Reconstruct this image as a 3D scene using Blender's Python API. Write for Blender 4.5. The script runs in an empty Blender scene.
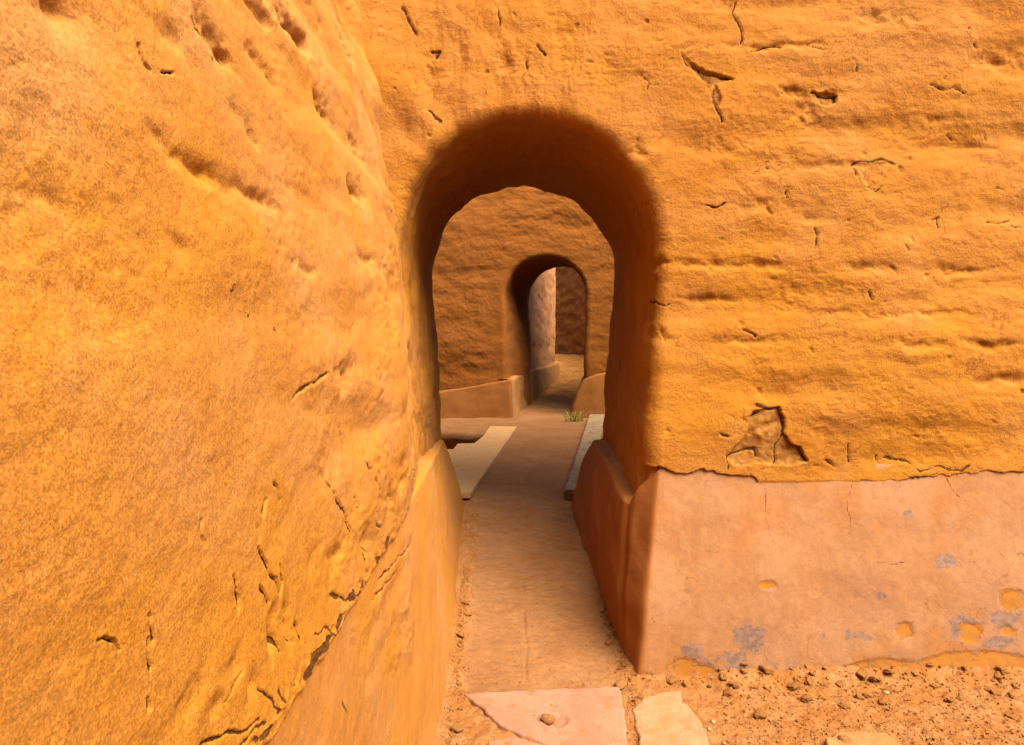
import bpy, math, random
import numpy as np

# ------------------------------------------------------------------ camera, light, exposure
scene = bpy.context.scene
COL = scene.collection
F = 683.0            # focal length in pixels of a 1024 px wide frame
EYE = 1.4
cam_d = bpy.data.cameras.new("camera")
cam = bpy.data.objects.new("camera", cam_d)
COL.objects.link(cam)
cam_d.sensor_width = 36.0
cam_d.lens = 36.0 * F / 1024.0
cam_d.shift_y = -37.5 / 1024.0
cam_d.clip_start = 0.02
cam_d.clip_end = 2000
cam.location = (0, 0, EYE)
cam.rotation_euler = (math.radians(90), 0, 0)
scene.camera = cam

SUN_EL, SUN_AZ = 53.0, 42.0      # elevation; azimuth from straight behind the camera towards its right
world = bpy.data.worlds.new("World")
scene.world = world
world.use_nodes = True
wn = world.node_tree.nodes
bg = wn["Background"]
sky = wn.new("ShaderNodeTexSky")
sky.sky_type = 'NISHITA'
sky.sun_disc = False
sky.sun_elevation = math.radians(SUN_EL)
sky.sun_rotation = math.radians(180.0 - SUN_AZ)
sky.dust_density = 4.0
sky.air_density = 1.0
sky.ozone_density = 0.6
world.node_tree.links.new(sky.outputs[0], bg.inputs[0])
bg.inputs[1].default_value = 0.13
sun_d = bpy.data.lights.new("sun", 'SUN')
sun_d.energy = 3.3
sun_d.angle = math.radians(46)
sun_d.color = (1.0, 0.93, 0.82)
sun = bpy.data.objects.new("sun", sun_d)
COL.objects.link(sun)
sun.rotation_euler = (math.radians(90.0 - SUN_EL), 0, math.radians(SUN_AZ))
vs = scene.view_settings
vs.view_transform = 'Standard'
vs.look = 'None'
vs.gamma = 1.0
vs.exposure = 2.0
scene.cycles.max_bounces = 8
scene.cycles.diffuse_bounces = 2

# ------------------------------------------------------------------ numpy noise
rng = np.random.RandomState(7)
PERM = rng.permutation(512).astype(np.int64)
G = rng.normal(size=(512, 3)).astype(np.float32)
G /= np.linalg.norm(G, axis=1)[:, None]


def _pn(P):
    P = P.astype(np.float32)
    I = np.floor(P).astype(np.int64)
    Fr = P - I
    U = Fr * Fr * Fr * (Fr * (Fr * 6 - 15) + 10)
    out = np.zeros(len(P), np.float32)
    for dx in (0, 1):
        wx = U[:, 0] if dx else 1 - U[:, 0]
        hx = PERM[(I[:, 0] + dx) & 511]
        for dy in (0, 1):
            wy = U[:, 1] if dy else 1 - U[:, 1]
            hy = PERM[(hx + I[:, 1] + dy) & 511]
            for dz in (0, 1):
                wz = U[:, 2] if dz else 1 - U[:, 2]
                g = G[PERM[(hy + I[:, 2] + dz) & 511]]
                d = g[:, 0] * (Fr[:, 0] - dx) + g[:, 1] * (Fr[:, 1] - dy) + g[:, 2] * (Fr[:, 2] - dz)
                out += wx * wy * wz * d
    return out * 1.5


def pn(P, s=1.0, off=0.0):
    """noise about -1..1; s may be a scalar or three scales"""
    sh = P.shape[:-1]
    Q = (P.reshape(-1, 3) * np.asarray(s, np.float32) + off)
    res = np.empty(len(Q), np.float32)
    for i in range(0, len(Q), 200000):
        res[i:i + 200000] = _pn(Q[i:i + 200000])
    return res.reshape(sh)


def fbm(P, s=1.0, octs=4, off=0.0, gain=0.5):
    r, a = 0, 1.0
    s = np.asarray(s, np.float32)
    for k in range(octs):
        r = r + a * pn(P, s * (2.03 ** k), off + 17.3 * k)
        a *= gain
    return r


def sstep(a, b, x):
    t = np.clip((x - a) / (b - a), 0, 1)
    return t * t * (3 - 2 * t)


def xyz(x, y, z):
    x, y, z = np.broadcast_arrays(x, y, z)
    return np.stack([x, y, z], -1).astype(np.float32)


def seg_dist(U, V, pts, jit=0.0):
    """distance field from 2-D points to a polyline"""
    d = np.full(U.shape, 1e3, np.float32)
    for (a, b), (c, e) in zip(pts[:-1], pts[1:]):
        lo_u, hi_u, lo_v, hi_v = min(a, c) - .12, max(a, c) + .12, min(b, e) - .12, max(b, e) + .12
        m = (U > lo_u) & (U < hi_u) & (V > lo_v) & (V < hi_v)
        if not m.any():
            continue
        u, v = U[m], V[m]
        L2 = (c - a) ** 2 + (e - b) ** 2 + 1e-9
        t = np.clip(((u - a) * (c - a) + (v - b) * (e - b)) / L2, 0, 1)
        dd = np.hypot(u - a - t * (c - a), v - b - t * (e - b))
        d[m] = np.minimum(d[m], dd)
    return d


def poly_sd(U, V, poly):
    """signed distance (positive inside) to a closed polygon"""
    d = seg_dist(U, V, poly + [poly[0]])
    ins = np.zeros(U.shape, bool)
    n = len(poly)
    for i in range(n):
        x1, y1 = poly[i]
        x2, y2 = poly[(i + 1) % n]
        c = ((y1 > V) != (y2 > V)) & (U < (x2 - x1) * (V - y1) / (y2 - y1 + 1e-12) + x1)
        ins ^= c
    return np.where(ins, d, -d)


def grid_normals(P, flip=False):
    du = np.gradient(P, axis=0)
    dv = np.gradient(P, axis=1)
    n = np.cross(du, dv)
    n /= np.linalg.norm(n, axis=-1, keepdims=True) + 1e-12
    return -n if flip else n


def link(name, me, mat=None, parent=None, label=None, cat=None, group=None, kind=None):
    o = bpy.data.objects.new(name, me)
    COL.objects.link(o)
    if mat and me and not me.materials:
        me.materials.append(mat)
    if parent:
        o.parent = parent
    if label:
        o['label'] = label
    if cat:
        o['category'] = cat
    if group:
        o['group'] = group
    if cat and not kind and name.endswith('wall'):
        kind = 'thing'
    if kind:
        o['kind'] = kind
    return o


def raw_mesh(name, V, Fq, attrs=None, smooth=True):
    me = bpy.data.meshes.new(name)
    V = np.ascontiguousarray(V.reshape(-1, 3), np.float32)
    Fq = np.ascontiguousarray(Fq, np.int32)
    k = Fq.shape[1]
    me.vertices.add(len(V))
    me.vertices.foreach_set("co", V.ravel())
    me.loops.add(Fq.size)
    me.loops.foreach_set("vertex_index", Fq.ravel())
    me.polygons.add(len(Fq))
    me.polygons.foreach_set("loop_start", np.arange(0, Fq.size, k, dtype=np.int32))
    me.polygons.foreach_set("loop_total", np.full(len(Fq), k, np.int32))
    me.update(calc_edges=True)
    me.polygons.foreach_set("use_smooth", np.full(len(Fq), smooth, bool))
    for an, av in (attrs or {}).items():
        a = me.attributes.new(an, 'FLOAT', 'POINT')
        a.data.foreach_set("value", np.ascontiguousarray(av, np.float32).ravel())
    me.update()
    return me


def grid_faces(nu, nv, flip=False):
    i = np.arange((nu - 1) * nv).reshape(nu - 1, nv)[:, :-1].ravel()
    q = np.stack([i, i + nv, i + nv + 1, i + 1], 1)
    return q[:, ::-1] if flip else q


def grid_mesh(name, P, attrs=None, flip=False, smooth=True):
    return raw_mesh(name, P, grid_faces(P.shape[0], P.shape[1], flip), attrs, smooth)


# ------------------------------------------------------------------ materials
ALB = (.47, .435, .235)      # overall level of the earth colours


class NT:
    def __init__(self, name):
        self.m = bpy.data.materials.new(name)
        self.m.use_nodes = True
        self.t = self.m.node_tree
        self.b = self.t.nodes["Principled BSDF"]
        self.co = self.t.nodes.new("ShaderNodeTexCoord").outputs["Object"]

    def n(self, typ, **kw):
        nd = self.t.nodes.new(typ)
        for k, v in kw.items():
            setattr(nd, k, v)
        return nd

    def L(self, a, b):
        self.t.links.new(a, b)

    def put(self, sock, v):
        if isinstance(v, bpy.types.NodeSocket):
            self.L(v, sock)
        else:
            sock.default_value = v

    def noise(self, scale, detail=4, rough=.55, stretch=None, dist=0.0):
        co = self.co
        if stretch:
            mp = self.n("ShaderNodeMapping")
            mp.inputs['Scale'].default_value = stretch
            self.L(co, mp.inputs[0])
            co = mp.outputs[0]
        nd = self.n("ShaderNodeTexNoise")
        nd.inputs['Scale'].default_value = scale
        nd.inputs['Detail'].default_value = detail
        nd.inputs['Roughness'].default_value = rough
        nd.inputs['Distortion'].default_value = dist
        self.L(co, nd.inputs['Vector'])
        return nd.outputs['Fac']

    def voro(self, scale, feature='F1'):
        nd = self.n("ShaderNodeTexVoronoi", feature=feature)
        nd.inputs['Scale'].default_value = scale
        self.L(self.co, nd.inputs['Vector'])
        return nd.outputs['Distance']

    def attr(self, name):
        nd = self.n("ShaderNodeAttribute")
        nd.attribute_name = name
        return nd.outputs['Fac']

    def math(self, op, a, b=0.0, c=0.0):
        nd = self.n("ShaderNodeMath", operation=op)
        self.put(nd.inputs[0], a)
        self.put(nd.inputs[1], b)
        self.put(nd.inputs[2], c)
        return nd.outputs[0]

    def ramp(self, v, a, b, lo=0.0, hi=1.0):
        nd = self.n("ShaderNodeMapRange", interpolation_type='SMOOTHSTEP')
        self.put(nd.inputs[0], v)
        for i, q in enumerate((a, b, lo, hi)):
            nd.inputs[i + 1].default_value = q
        return nd.outputs[0]

    def mix(self, f, a, b, mode='MIX'):
        nd = self.n("ShaderNodeMix", data_type='RGBA', blend_type=mode)
        self.put(nd.inputs[0], f)
        for s, v in ((nd.inputs[6], a), (nd.inputs[7], b)):
            self.put(s, v if isinstance(v, bpy.types.NodeSocket) else (*v, 1.0))
        return nd.outputs[2]

    def gain(self, col, v):
        cc = self.n("ShaderNodeCombineColor")
        for s in cc.inputs:
            self.L(v, s)
        return self.mix(1.0, col, cc.outputs[0], 'MULTIPLY')

    def bump(self, h, dist, strength=1.0, prev=None):
        nd = self.n("ShaderNodeBump")
        nd.inputs['Distance'].default_value = dist
        nd.inputs['Strength'].default_value = strength
        self.L(h, nd.inputs['Height'])
        if prev:
            self.L(prev, nd.inputs['Normal'])
        return nd.outputs[0]

    def done(self, col, nrm=None, rough=.95, spec=.12):
        if isinstance(col, bpy.types.NodeSocket):
            col = self.mix(1.0, col, ALB, 'MULTIPLY')
        else:
            col = tuple(a * b for a, b in zip(col, ALB))
        self.put(self.b.inputs['Base Color'], col if isinstance(col, bpy.types.NodeSocket) else (*col, 1))
        self.put(self.b.inputs['Roughness'], rough)
        self.b.inputs['Specular IOR Level'].default_value = spec
        if nrm:
            self.L(nrm, self.b.inputs['Normal'])
        return self.m


def plaster(name, base, pink, yellow, dark, grain=1.0, speck=.5, rough_amt=1.0, cracks=True, zone=True, fine_cracks=False):
    n = NT(name)
    c = n.mix(n.ramp(n.noise(2.3, 5, .6), .42, .62), base, pink)
    y = n.noise(2.1, 5, .6, (1.0, 1.0, 1.3))
    if zone:
        y = n.math('ADD', y, n.attr('zone'))
        c = n.mix(n.ramp(y, .44, .68, 0, .9), c, yellow)
    else:
        c = n.mix(n.ramp(y, .5, .66, 0, .8), c, yellow)
    c = n.mix(n.ramp(n.noise(5.5, 7, .68, (1, 1, 1.8)), .58, .78, 0, .26), c, dark)
    c = n.gain(c, n.ramp(n.noise(38, 7, .65), .25, .75, .92, 1.07))
    g1 = n.noise(260, 3, .7)
    vg = n.n("ShaderNodeTexVoronoi")
    vg.inputs['Scale'].default_value = 420
    n.L(n.co, vg.inputs['Vector'])
    sg = n.n("ShaderNodeSeparateColor")
    n.L(vg.outputs['Color'], sg.inputs[0])
    g2 = sg.outputs[0]
    mr = n.n("ShaderNodeMapRange")
    n.L(g2, mr.inputs[0])
    mr.inputs[3].default_value = 1 - .34 * speck
    mr.inputs[4].default_value = 1 + .30 * speck
    c = n.gain(c, mr.outputs[0])
    v = n.voro(300)
    c = n.mix(n.math('MULTIPLY', n.ramp(v, .22, .34, .6 * speck, 0), n.ramp(n.noise(6, 4), .40, .6, .25, 1)), c, (.80, .52, .32))
    v2 = n.voro(170)
    c = n.mix(n.math('MULTIPLY', n.ramp(v2, .16, .24, .9 * speck, 0), n.ramp(n.noise(9, 4), .42, .6, .1, 1)), c, dark)
    pits = n.ramp(n.noise(95, 4, .6), .33, .40, 1, 0)
    c = n.mix(n.math('MULTIPLY', pits, .5 * speck), c, dark)
    nr = n.bump(n.noise(11, 7, .58, (1, 1, 2.0)), .05, .22 * rough_amt)
    nr = n.bump(n.noise(75, 6, .65), .009, .55 * rough_amt, nr)
    nr = n.bump(g2, .0016 * grain, .8, nr)
    nr = n.bump(pits, .004, -.7 * speck, nr) if False else nr
    if fine_cracks:
        vc = n.n("ShaderNodeTexVoronoi", feature='DISTANCE_TO_EDGE')
        vc.inputs['Scale'].default_value = 7
        mp = n.n("ShaderNodeVectorMath", operation='ADD')
        ns = n.n("ShaderNodeTexNoise")
        ns.inputs['Scale'].default_value = 9
        ns.inputs['Detail'].default_value = 6
        n.L(n.co, ns.inputs['Vector'])
        sc = n.n("ShaderNodeVectorMath", operation='SCALE')
        sc.inputs['Scale'].default_value = .22
        n.L(ns.outputs['Color'], sc.inputs[0])
        n.L(n.co, mp.inputs[0])
        n.L(sc.outputs[0], mp.inputs[1])
        n.L(mp.outputs[0], vc.inputs['Vector'])
        fc = n.ramp(vc.outputs['Distance'], .008, .03, 1, 0)
        fc = n.math('MULTIPLY', fc, n.ramp(n.noise(4.2, 4), .54, .62))
        c = n.mix(n.math('MULTIPLY', fc, .7), c, dark)
        nr = n.bump(fc, .006, -.9, nr) if False else nr
    if cracks:
        k = n.math('ADD', n.attr('cr'), n.math('MULTIPLY', n.math('SUBTRACT', n.noise(60, 5), .5), .55))
        m = n.ramp(k, .74, .86)
        e = n.math('ADD', n.attr('expo'), n.math('MULTIPLY', n.math('SUBTRACT', n.noise(48, 4), .5), .6))
        em = n.ramp(e, .45, .55)
        raw = n.mix(n.ramp(n.noise(22, 4), .42, .58), (.40, .16, .04), (.52, .25, .09))
        c = n.mix(em, c, raw)
        c = n.mix(n.math('MULTIPLY', m, .85), c, (.07, .022, .006))
        inv = n.math('SUBTRACT', 1.0, m)
        nr = n.bump(inv, .006, .8, nr)
    return n.done(c, nr)


ORANGE = (.56, .215, .040)
PINK = (.60, .250, .075)
YELLOW = (.60, .245, .030)
DARK = (.36, .115, .020)
M_front = plaster("ochre_plaster", ORANGE, PINK, YELLOW, DARK, 1.0, .5, 1.0, fine_cracks=True)
M_side = plaster("sandy_ochre_plaster", (.63, .255, .060), (.66, .30, .125), (.68, .275, .030), (.44, .145, .022), .8, .75, .55)
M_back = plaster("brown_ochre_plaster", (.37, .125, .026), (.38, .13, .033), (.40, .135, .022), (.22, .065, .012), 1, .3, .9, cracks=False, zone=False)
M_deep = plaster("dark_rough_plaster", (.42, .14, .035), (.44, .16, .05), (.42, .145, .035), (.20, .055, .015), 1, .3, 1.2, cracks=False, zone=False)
M_drum = plaster("pale_curved_plaster", (.78, .35, .24), (.80, .41, .32), (.68, .28, .12), (.40, .14, .05), 1, .3, 1.0, cracks=False, zone=False)


def plinth_mat(name, base, alt, warm, spots=True, soil=.5):
    n = NT(name)
    c = n.mix(n.ramp(n.noise(2.6, 5, .6), .4, .62), base, alt)
    c = n.mix(n.ramp(n.noise(4.5, 5, .6, (1, 1, .6)), .5, .68, 0, .75), c, warm)
    c = n.gain(c, n.ramp(n.noise(30, 7, .68), .25, .75, .87, 1.12))
    c = n.gain(c, n.ramp(n.noise(220, 3, .7), .3, .7, .93, 1.07))
    streak = n.noise(9, 5, .6, (1, 1, .25))
    c = n.mix(n.ramp(streak, .56, .72, 0, .35), c, (.42, .20, .09))
    nr = n.bump(n.noise(8, 3, .5), .03, .12)
    nr = n.bump(n.noise(70, 6, .6), .004, .30, nr)
    nr = n.bump(n.noise(260, 3, .6), .0018, .6, nr)
    if spots:
        vc = n.n("ShaderNodeTexVoronoi", feature='DISTANCE_TO_EDGE')
        vc.inputs['Scale'].default_value = 3.2
        ns = n.n("ShaderNodeTexNoise")
        ns.inputs['Scale'].default_value = 5
        ns.inputs['Detail'].default_value = 7
        n.L(n.co, ns.inputs['Vector'])
        sc = n.n("ShaderNodeVectorMath", operation='SCALE')
        sc.inputs['Scale'].default_value = .35
        n.L(ns.outputs['Color'], sc.inputs[0])
        ad = n.n("ShaderNodeVectorMath", operation='ADD')
        n.L(n.co, ad.inputs[0])
        n.L(sc.outputs[0], ad.inputs[1])
        n.L(ad.outputs[0], vc.inputs['Vector'])
        fc = n.math('MULTIPLY', n.ramp(vc.outputs['Distance'], .002, .007, 1, 0), n.ramp(n.noise(2.8, 3), .50, .60))
        c = n.mix(n.math('MULTIPLY', fc, .55), c, (.25, .10, .04))
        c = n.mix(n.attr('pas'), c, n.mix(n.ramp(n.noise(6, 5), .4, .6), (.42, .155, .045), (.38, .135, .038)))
        w = n.math('MULTIPLY', n.math('SUBTRACT', n.noise(24, 7, .7), .5), 2.0)
        st = n.ramp(n.math('ADD', n.attr('stain'), w), .52, .66)
        c = n.mix(n.math('MULTIPLY', st, .85), c, n.mix(n.ramp(n.noise(55, 4), .4, .6), (.26, .17, .22), (.38, .25, .32)))
        w2 = n.math('MULTIPLY', n.math('SUBTRACT', n.noise(24, 7, .68), .5), 2.2)
        ch = n.ramp(n.math('ADD', n.attr('chip'), w2), .54, .58)
        c = n.mix(ch, c, n.mix(n.ramp(n.noise(30, 4), .4, .6), (.60, .235, .045), (.52, .225, .075)))
        nr = n.bump(n.math('SUBTRACT', 1.0, ch), .005, .8, nr)
        k = n.math('ADD', n.attr('cr'), n.math('MULTIPLY', n.math('SUBTRACT', n.noise(60, 5), .5), .5))
        m = n.ramp(k, .80, .9)
        c = n.mix(n.math('MULTIPLY', m, .7), c, (.16, .06, .025))
        nr = n.bump(n.math('SUBTRACT', 1.0, m), .004, .7, nr)
    return n.done(c, nr, .9, .18)


M_plinth = plinth_mat("salmon_plaster", (.50, .238, .165), (.52, .268, .21), (.51, .215, .10))
M_plinth_l = plaster("tan_plaster", (.61, .25, .070), (.64, .29, .12), (.64, .26, .042), DARK, .5, .35, .4)
M_plinth_b = plinth_mat("brown_smooth_plaster", (.38, .14, .038), (.40, .15, .05), (.36, .125, .03), spots=False)
M_plinth_d = plinth_mat("greyish_smooth_plaster", (.50, .22, .10), (.54, .26, .14), (.48, .20, .08), spots=False)

# ground: clay floor in the passage, rough dirt elsewhere
n = NT("clay_and_dirt")
clay = n.mix(n.ramp(n.noise(3, 5), .4, .62), (.385, .175, .105), (.435, .21, .135))
clay = n.mix(n.ramp(n.noise(5, 6, .65, (.8, 2.4, 1)), .50, .66, 0, .8), clay, (.41, .175, .09))
clay = n.gain(clay, n.ramp(n.noise(34, 7, .72, (.6, 1.5, 1)), .28, .72, .78, 1.14))
dirt = n.mix(n.ramp(n.noise(9, 6, .65), .4, .6), (.42, .165, .065), (.47, .215, .12))
dirt = n.gain(dirt, n.ramp(n.noise(70, 6, .75), .3, .7, .7, 1.25))
far = n.mix(n.ramp(n.noise(4, 5), .4, .6), (.46, .21, .08), (.36, .15, .05))
fa = n.attr('far')
mm = n.ramp(n.math('ADD', n.attr('clay'), n.math('MULTIPLY', n.math('SUBTRACT', n.noise(22, 6, .65), .5), .7)), .42, .58)
c = n.mix(mm, dirt, clay)
c = n.mix(fa, c, far)
white = n.math('MULTIPLY', n.ramp(n.noise(8, 5, .7), .52, .64), n.ramp(n.noise(150, 3, .7), .5, .62))
c = n.mix(n.math('MULTIPLY', n.math('SUBTRACT', 1.0, mm), n.math('MULTIPLY', white, .5)), c, (.66, .48, .34))
c = n.gain(c, n.ramp(n.noise(240, 3, .7), .3, .7, .84, 1.14))
nr = n.bump(n.noise(50, 7, .7), .012, .6)
nr = n.bump(n.noise(240, 4, .7), .003, .9, nr)
M_ground = n.done(c, nr)


def stone_mat(name, a, b, c3, scale=14, spot=None, rough=.9):
    n = NT(name)
    c = n.mix(n.ramp(n.noise(scale, 6, .65), .4, .6), a, b)
    c = n.mix(n.ramp(n.noise(scale * 2.3, 6, .7), .52, .68, 0, .8), c, c3)
    if spot:
        c = n.mix(n.ramp(n.noise(scale * .8, 5, .7), .56, .64, 0, .8), c, spot)
    c = n.gain(c, n.ramp(n.noise(180, 4, .7), .3, .7, .85, 1.13))
    nr = n.bump(n.noise(26, 7, .65), .01, .5)
    nr = n.bump(n.noise(160, 4, .65), .003, .8, nr)
    return n.done(c, nr, rough, .2)


M_flag = stone_mat("pink_flagstone", (.45, .225, .215), (.49, .265, .27), (.46, .19, .11), 6, (.42, .175, .085))
M_flag2 = stone_mat("cream_flagstone", (.50, .26, .20), (.55, .315, .26), (.50, .24, .09), 7)
M_flag3 = stone_mat("red_flagstone", (.52, .23, .12), (.58, .30, .18), (.52, .22, .07), 8)
M_clod = stone_mat("earth_clod", (.44, .175, .052), (.48, .215, .08), (.40, .145, .042), 40)
M_clod2 = stone_mat("brown_pebble", (.44, .19, .08), (.52, .25, .12), (.36, .14, .05), 40)
M_pale = stone_mat("pale_pebble", (.66, .48, .30), (.72, .56, .38), (.58, .36, .2), 40)
M_kerb = stone_mat("grey_stone", (.40, .27, .24), (.52, .37, .34), (.26, .17, .13), 16, (.18, .12, .11))
M_board = stone_mat("tan_board", (.74, .42, .27), (.78, .46, .32), (.66, .34, .18), 10)
n = NT("grass_blade")
gc = n.mix(n.ramp(n.noise(30, 2), .4, .6), (.35, .42, .06), (.62, .55, .16))
M_grass = n.done(gc, None, .6, .3)


# ------------------------------------------------------------------ placement helpers
def fp(px, py, d=2.81):
    """photo point -> (x, z) on the front wall's plane"""
    return ((px - 512) / F * d, EYE + (335 - py) / F * d)


def gp(px, py, z=0.0):
    d = F * (EYE - z) / (py - 335)
    return ((px - 512) / F * d, d)


# =================================================================== GROUND
def ground_h(x, y):
    """large-scale height of the ground"""
    h = 0.38 * sstep(2.72, 4.25, y) * 0 + np.interp(y, [2.72, 3.0, 4.1, 4.4, 8.2, 9.4, 12, 15, 40], [0, .06, .37, .395, .42, .47, .67, .95, 1.0])
    return h


def gaxis(segs):
    out = []
    for a, b, st in segs:
        k = max(1, int(round((b - a) / st)))
        out.append(np.linspace(a, b, k, endpoint=False))
    out.append([segs[-1][1]])
    return np.concatenate(out)


gx = gaxis([(-400, -40, 60), (-40, -4, 4), (-4, -1.2, .2), (-1.2, -.42, .03), (-.42, .62, .006), (.62, 2.4, .0075), (2.4, 4, .1), (4, 40, 4), (40, 400, 60)])
gy = gaxis([(-400, -40, 60), (-40, -4, 4), (-4, 1.8, .25), (1.8, 2.25, .02), (2.25, 2.95, .0055), (2.95, 4.4, .011), (4.4, 9.5, .022), (9.5, 15.5, .04), (15.5, 40, 4), (40, 400, 60)])
GX, GY = np.meshgrid(gx, gy, indexing='ij')
Z = ground_h(GX, GY)
P = xyz(GX, GY, GX * 0)
m_pass = (sstep(-.22, -.17, GX - .03 * pn(P, 9) + .0 * GY) * (1 - sstep(.42, .50, GX + .05 * pn(P, 7, 3)))) * sstep(2.66, 2.69, GY + .012 * pn(P, 8))
m_court = sstep(4.2, 4.5, GY)
clay_a = np.maximum(m_pass, m_court)
clay_a = clay_a * (1 - .0 * GX)
near = sstep(1.6, 2.0, GY) * (1 - sstep(15, 16, GY))
rough = (1 - clay_a)
Z += near * rough * (fbm(P, 20, 4, 5) * .008 + np.abs(pn(P, 45, 9)) * .006 + fbm(P, 5, 2, 2) * .006 + .004)
Z += near * clay_a * (fbm(P, (4, 6, 1), 4, 8) * .010 + pn(P, (3, 24, 1), 4) * .0045 * sstep(2.6, 3, GY) * (1 - sstep(4, 4.4, GY)) + fbm(P, 40, 2, 3) * .0012)
# centre joint of the ramp and cross joints
jx = .055 + .022 * fbm(P, (1, 3, 1), 3, 2)
Z -= .006 * np.clip(.5 + 1.5 * pn(P, (2, 5, 1), 12), 0, 1) * np.exp(-((GX - jx) / .007) ** 2) * sstep(2.7, 2.75, GY) * (1 - sstep(4.0, 4.3, GY))
for jy in (3.0, 3.38, 3.8, 4.12):
    Z -= .006 * np.clip(.4 + 1.5 * pn(P, (5, 2, 1), jy), 0, 1) * np.exp(-((GY - jy - .02 * pn(P, (6, 1, 1), jy)) / .010) ** 2) * sstep(-.3, -.2, GX) * (1 - sstep(.5, .6, GX))
# rubble heap against the right wall, banks against the left plinth
Z += .055 * np.exp(-np.clip(2.78 - GY, 0, 9) / .10) * sstep(.62, 1.0, GX) * (GY < 2.95) * (1 + .5 * pn(P, 3, 5))
Z += .035 * np.exp(-np.clip(GX + .27, 0, 9) / .035) * sstep(2.0, 2.3, GY) * (1 - sstep(3.2, 3.9, GY)) * (1 + .6 * pn(P, 6, 5))
Z += .03 * np.exp(-np.clip(.50 - GX, 0, 9) / .04) * sstep(2.68, 2.8, GY) * (1 - sstep(3.2, 3.7, GY)) * (GX < .62)
# sunken channel in the court, on the left
pit = (1 - sstep(-.24, -.20, GX)) * sstep(-1.8, -1.7, GX) * sstep(5.30, 5.35, GY) * (1 - sstep(6.80, 6.90, GY))
Z -= .24 * pit
PITY = .12 * sstep(.02, .2, .24 * pit) * sstep(6.45, 6.75, GY)
# rough rubble beyond the second arch
b2 = sstep(8.6, 9.6, GY) * (1 - sstep(15, 16, GY))
Z += b2 * (fbm(P, 4, 4, 6) * .035)
far_a = sstep(8.9, 10.2, GY + .3 * pn(P, 2))
me = grid_mesh("ground", xyz(GX, GY + PITY, Z), {'clay': clay_a, 'far': far_a}, flip=False)
ground = link("ground", me, M_ground, kind="structure")
ground['label'] = "orange dirt ground with a worn clay ramp through the arch"


# =================================================================== ARCHED WALLS
def arch_wall(Y0, Y1, shift, hw, cx, zs, zb, zbot, fil, Lr, Lrest, nt, nleg, ang_dense, nang, half_w, top, batter, lip=None,
              lip_in=.03, crown_k=1.0):
    """Ring grid round an arched opening: tunnel, rounded mouth, face, outer edge, back.
    Y0 front, Y1 back, shift = sideways drift of the tunnel, hw half width, zs spring height, batter = narrowing per metre below."""
    zl = np.concatenate([np.linspace(zbot, zb, max(4, nleg // 12), endpoint=False), np.linspace(zb, zs, nleg, endpoint=False)])
    th = np.concatenate([np.linspace(0, ang_dense, nang, endpoint=False), np.linspace(ang_dense, math.pi, int(nang * 1.1))])
    # outline from right base, up, over, down the left
    outx, outz, dx, dz = [], [], [], []
    for z in zl:
        outx.append(cx + hw - batter * (zs - z)); outz.append(z); dx.append(1); dz.append(0)
    for t in th:
        outx.append(cx + hw * math.cos(t)); outz.append(zs + hw * crown_k * math.sin(t)); dx.append(math.cos(t)); dz.append(math.sin(t))
    for z in zl[::-1]:
        outx.append(cx - hw + batter * (zs - z)); outz.append(z); dx.append(-1); dz.append(0)
    outx, outz, dx, dz = map(np.array, (outx, outz, dx, dz))
    ns = len(outx)
    # length of the fine part of each ray, and to the outer rectangle
    tr = np.where(dx > 1e-6, (half_w - cx) / np.maximum(dx, 1e-6), np.where(dx < -1e-6, (half_w + cx) / np.maximum(-dx, 1e-6), 1e9))
    tz = np.where(dz > 1e-6, (top - outz) / np.maximum(dz, 1e-6), 1e9)
    Tm = np.minimum(tr - hw, tz) if False else np.minimum(tr - hw * np.abs(dx), tz)
    w = .5 + .5 * np.clip(dx * 1.6, -1, 1)
    Lf = np.minimum(Lrest + (Lr - Lrest) * w, Tm * .8)
    cols = []
    ny = max(20, nt // 6)
    for k in range(ny):                                   # tunnel, back to front
        u = k / ny
        y = Y1 + (Y0 + fil - Y1) * u
        sh = shift * sstep(0, 1, (y - Y0) / (Y1 - Y0))
        cols.append((outx + sh, np.full(ns, y), outz))
    nf = 22
    for k in range(nf):                                   # rounded mouth
        a = k / nf * math.pi / 2
        r = fil * (1 - math.cos(a))
        cols.append((outx + dx * r, np.full(ns, Y0 + fil * (1 - math.sin(a))), outz + dz * r))
    for k in range(nt + 1):
        r = fil + Lf * (k / nt) ** 1.06
        cols.append((outx + dx * r, np.full(ns, Y0), outz + dz * r))
    for k in range(1, 9):
        u = k / 8
        r = fil + Lf + (Tm - Lf - fil) * u
        cols.append((outx + dx * r, np.full(ns, Y0), outz + dz * r))
    nfront = len(cols)
    bx, bz = cols[-1][0], cols[-1][2]
    for u in (.1, .9, 1.0):
        cols.append((bx, np.full(ns, Y0 + (Y1 - Y0) * u), bz))
    for u in (.5, .8, .93, 1.0):
        cols.append((bx + (outx + shift - bx) * u, np.full(ns, Y1), bz + (outz - bz) * u))
    P = np.stack([np.stack(c, -1) for c in cols], 1).astype(np.float64)      # (ns, ncol, 3)
    return P, nfront, ny + nf


def poly_lines(lst, wmul=.02):
    """list of photo polylines -> list of wall polylines"""
    return [[fp(*q) for q in pl] for pl in lst]


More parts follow.
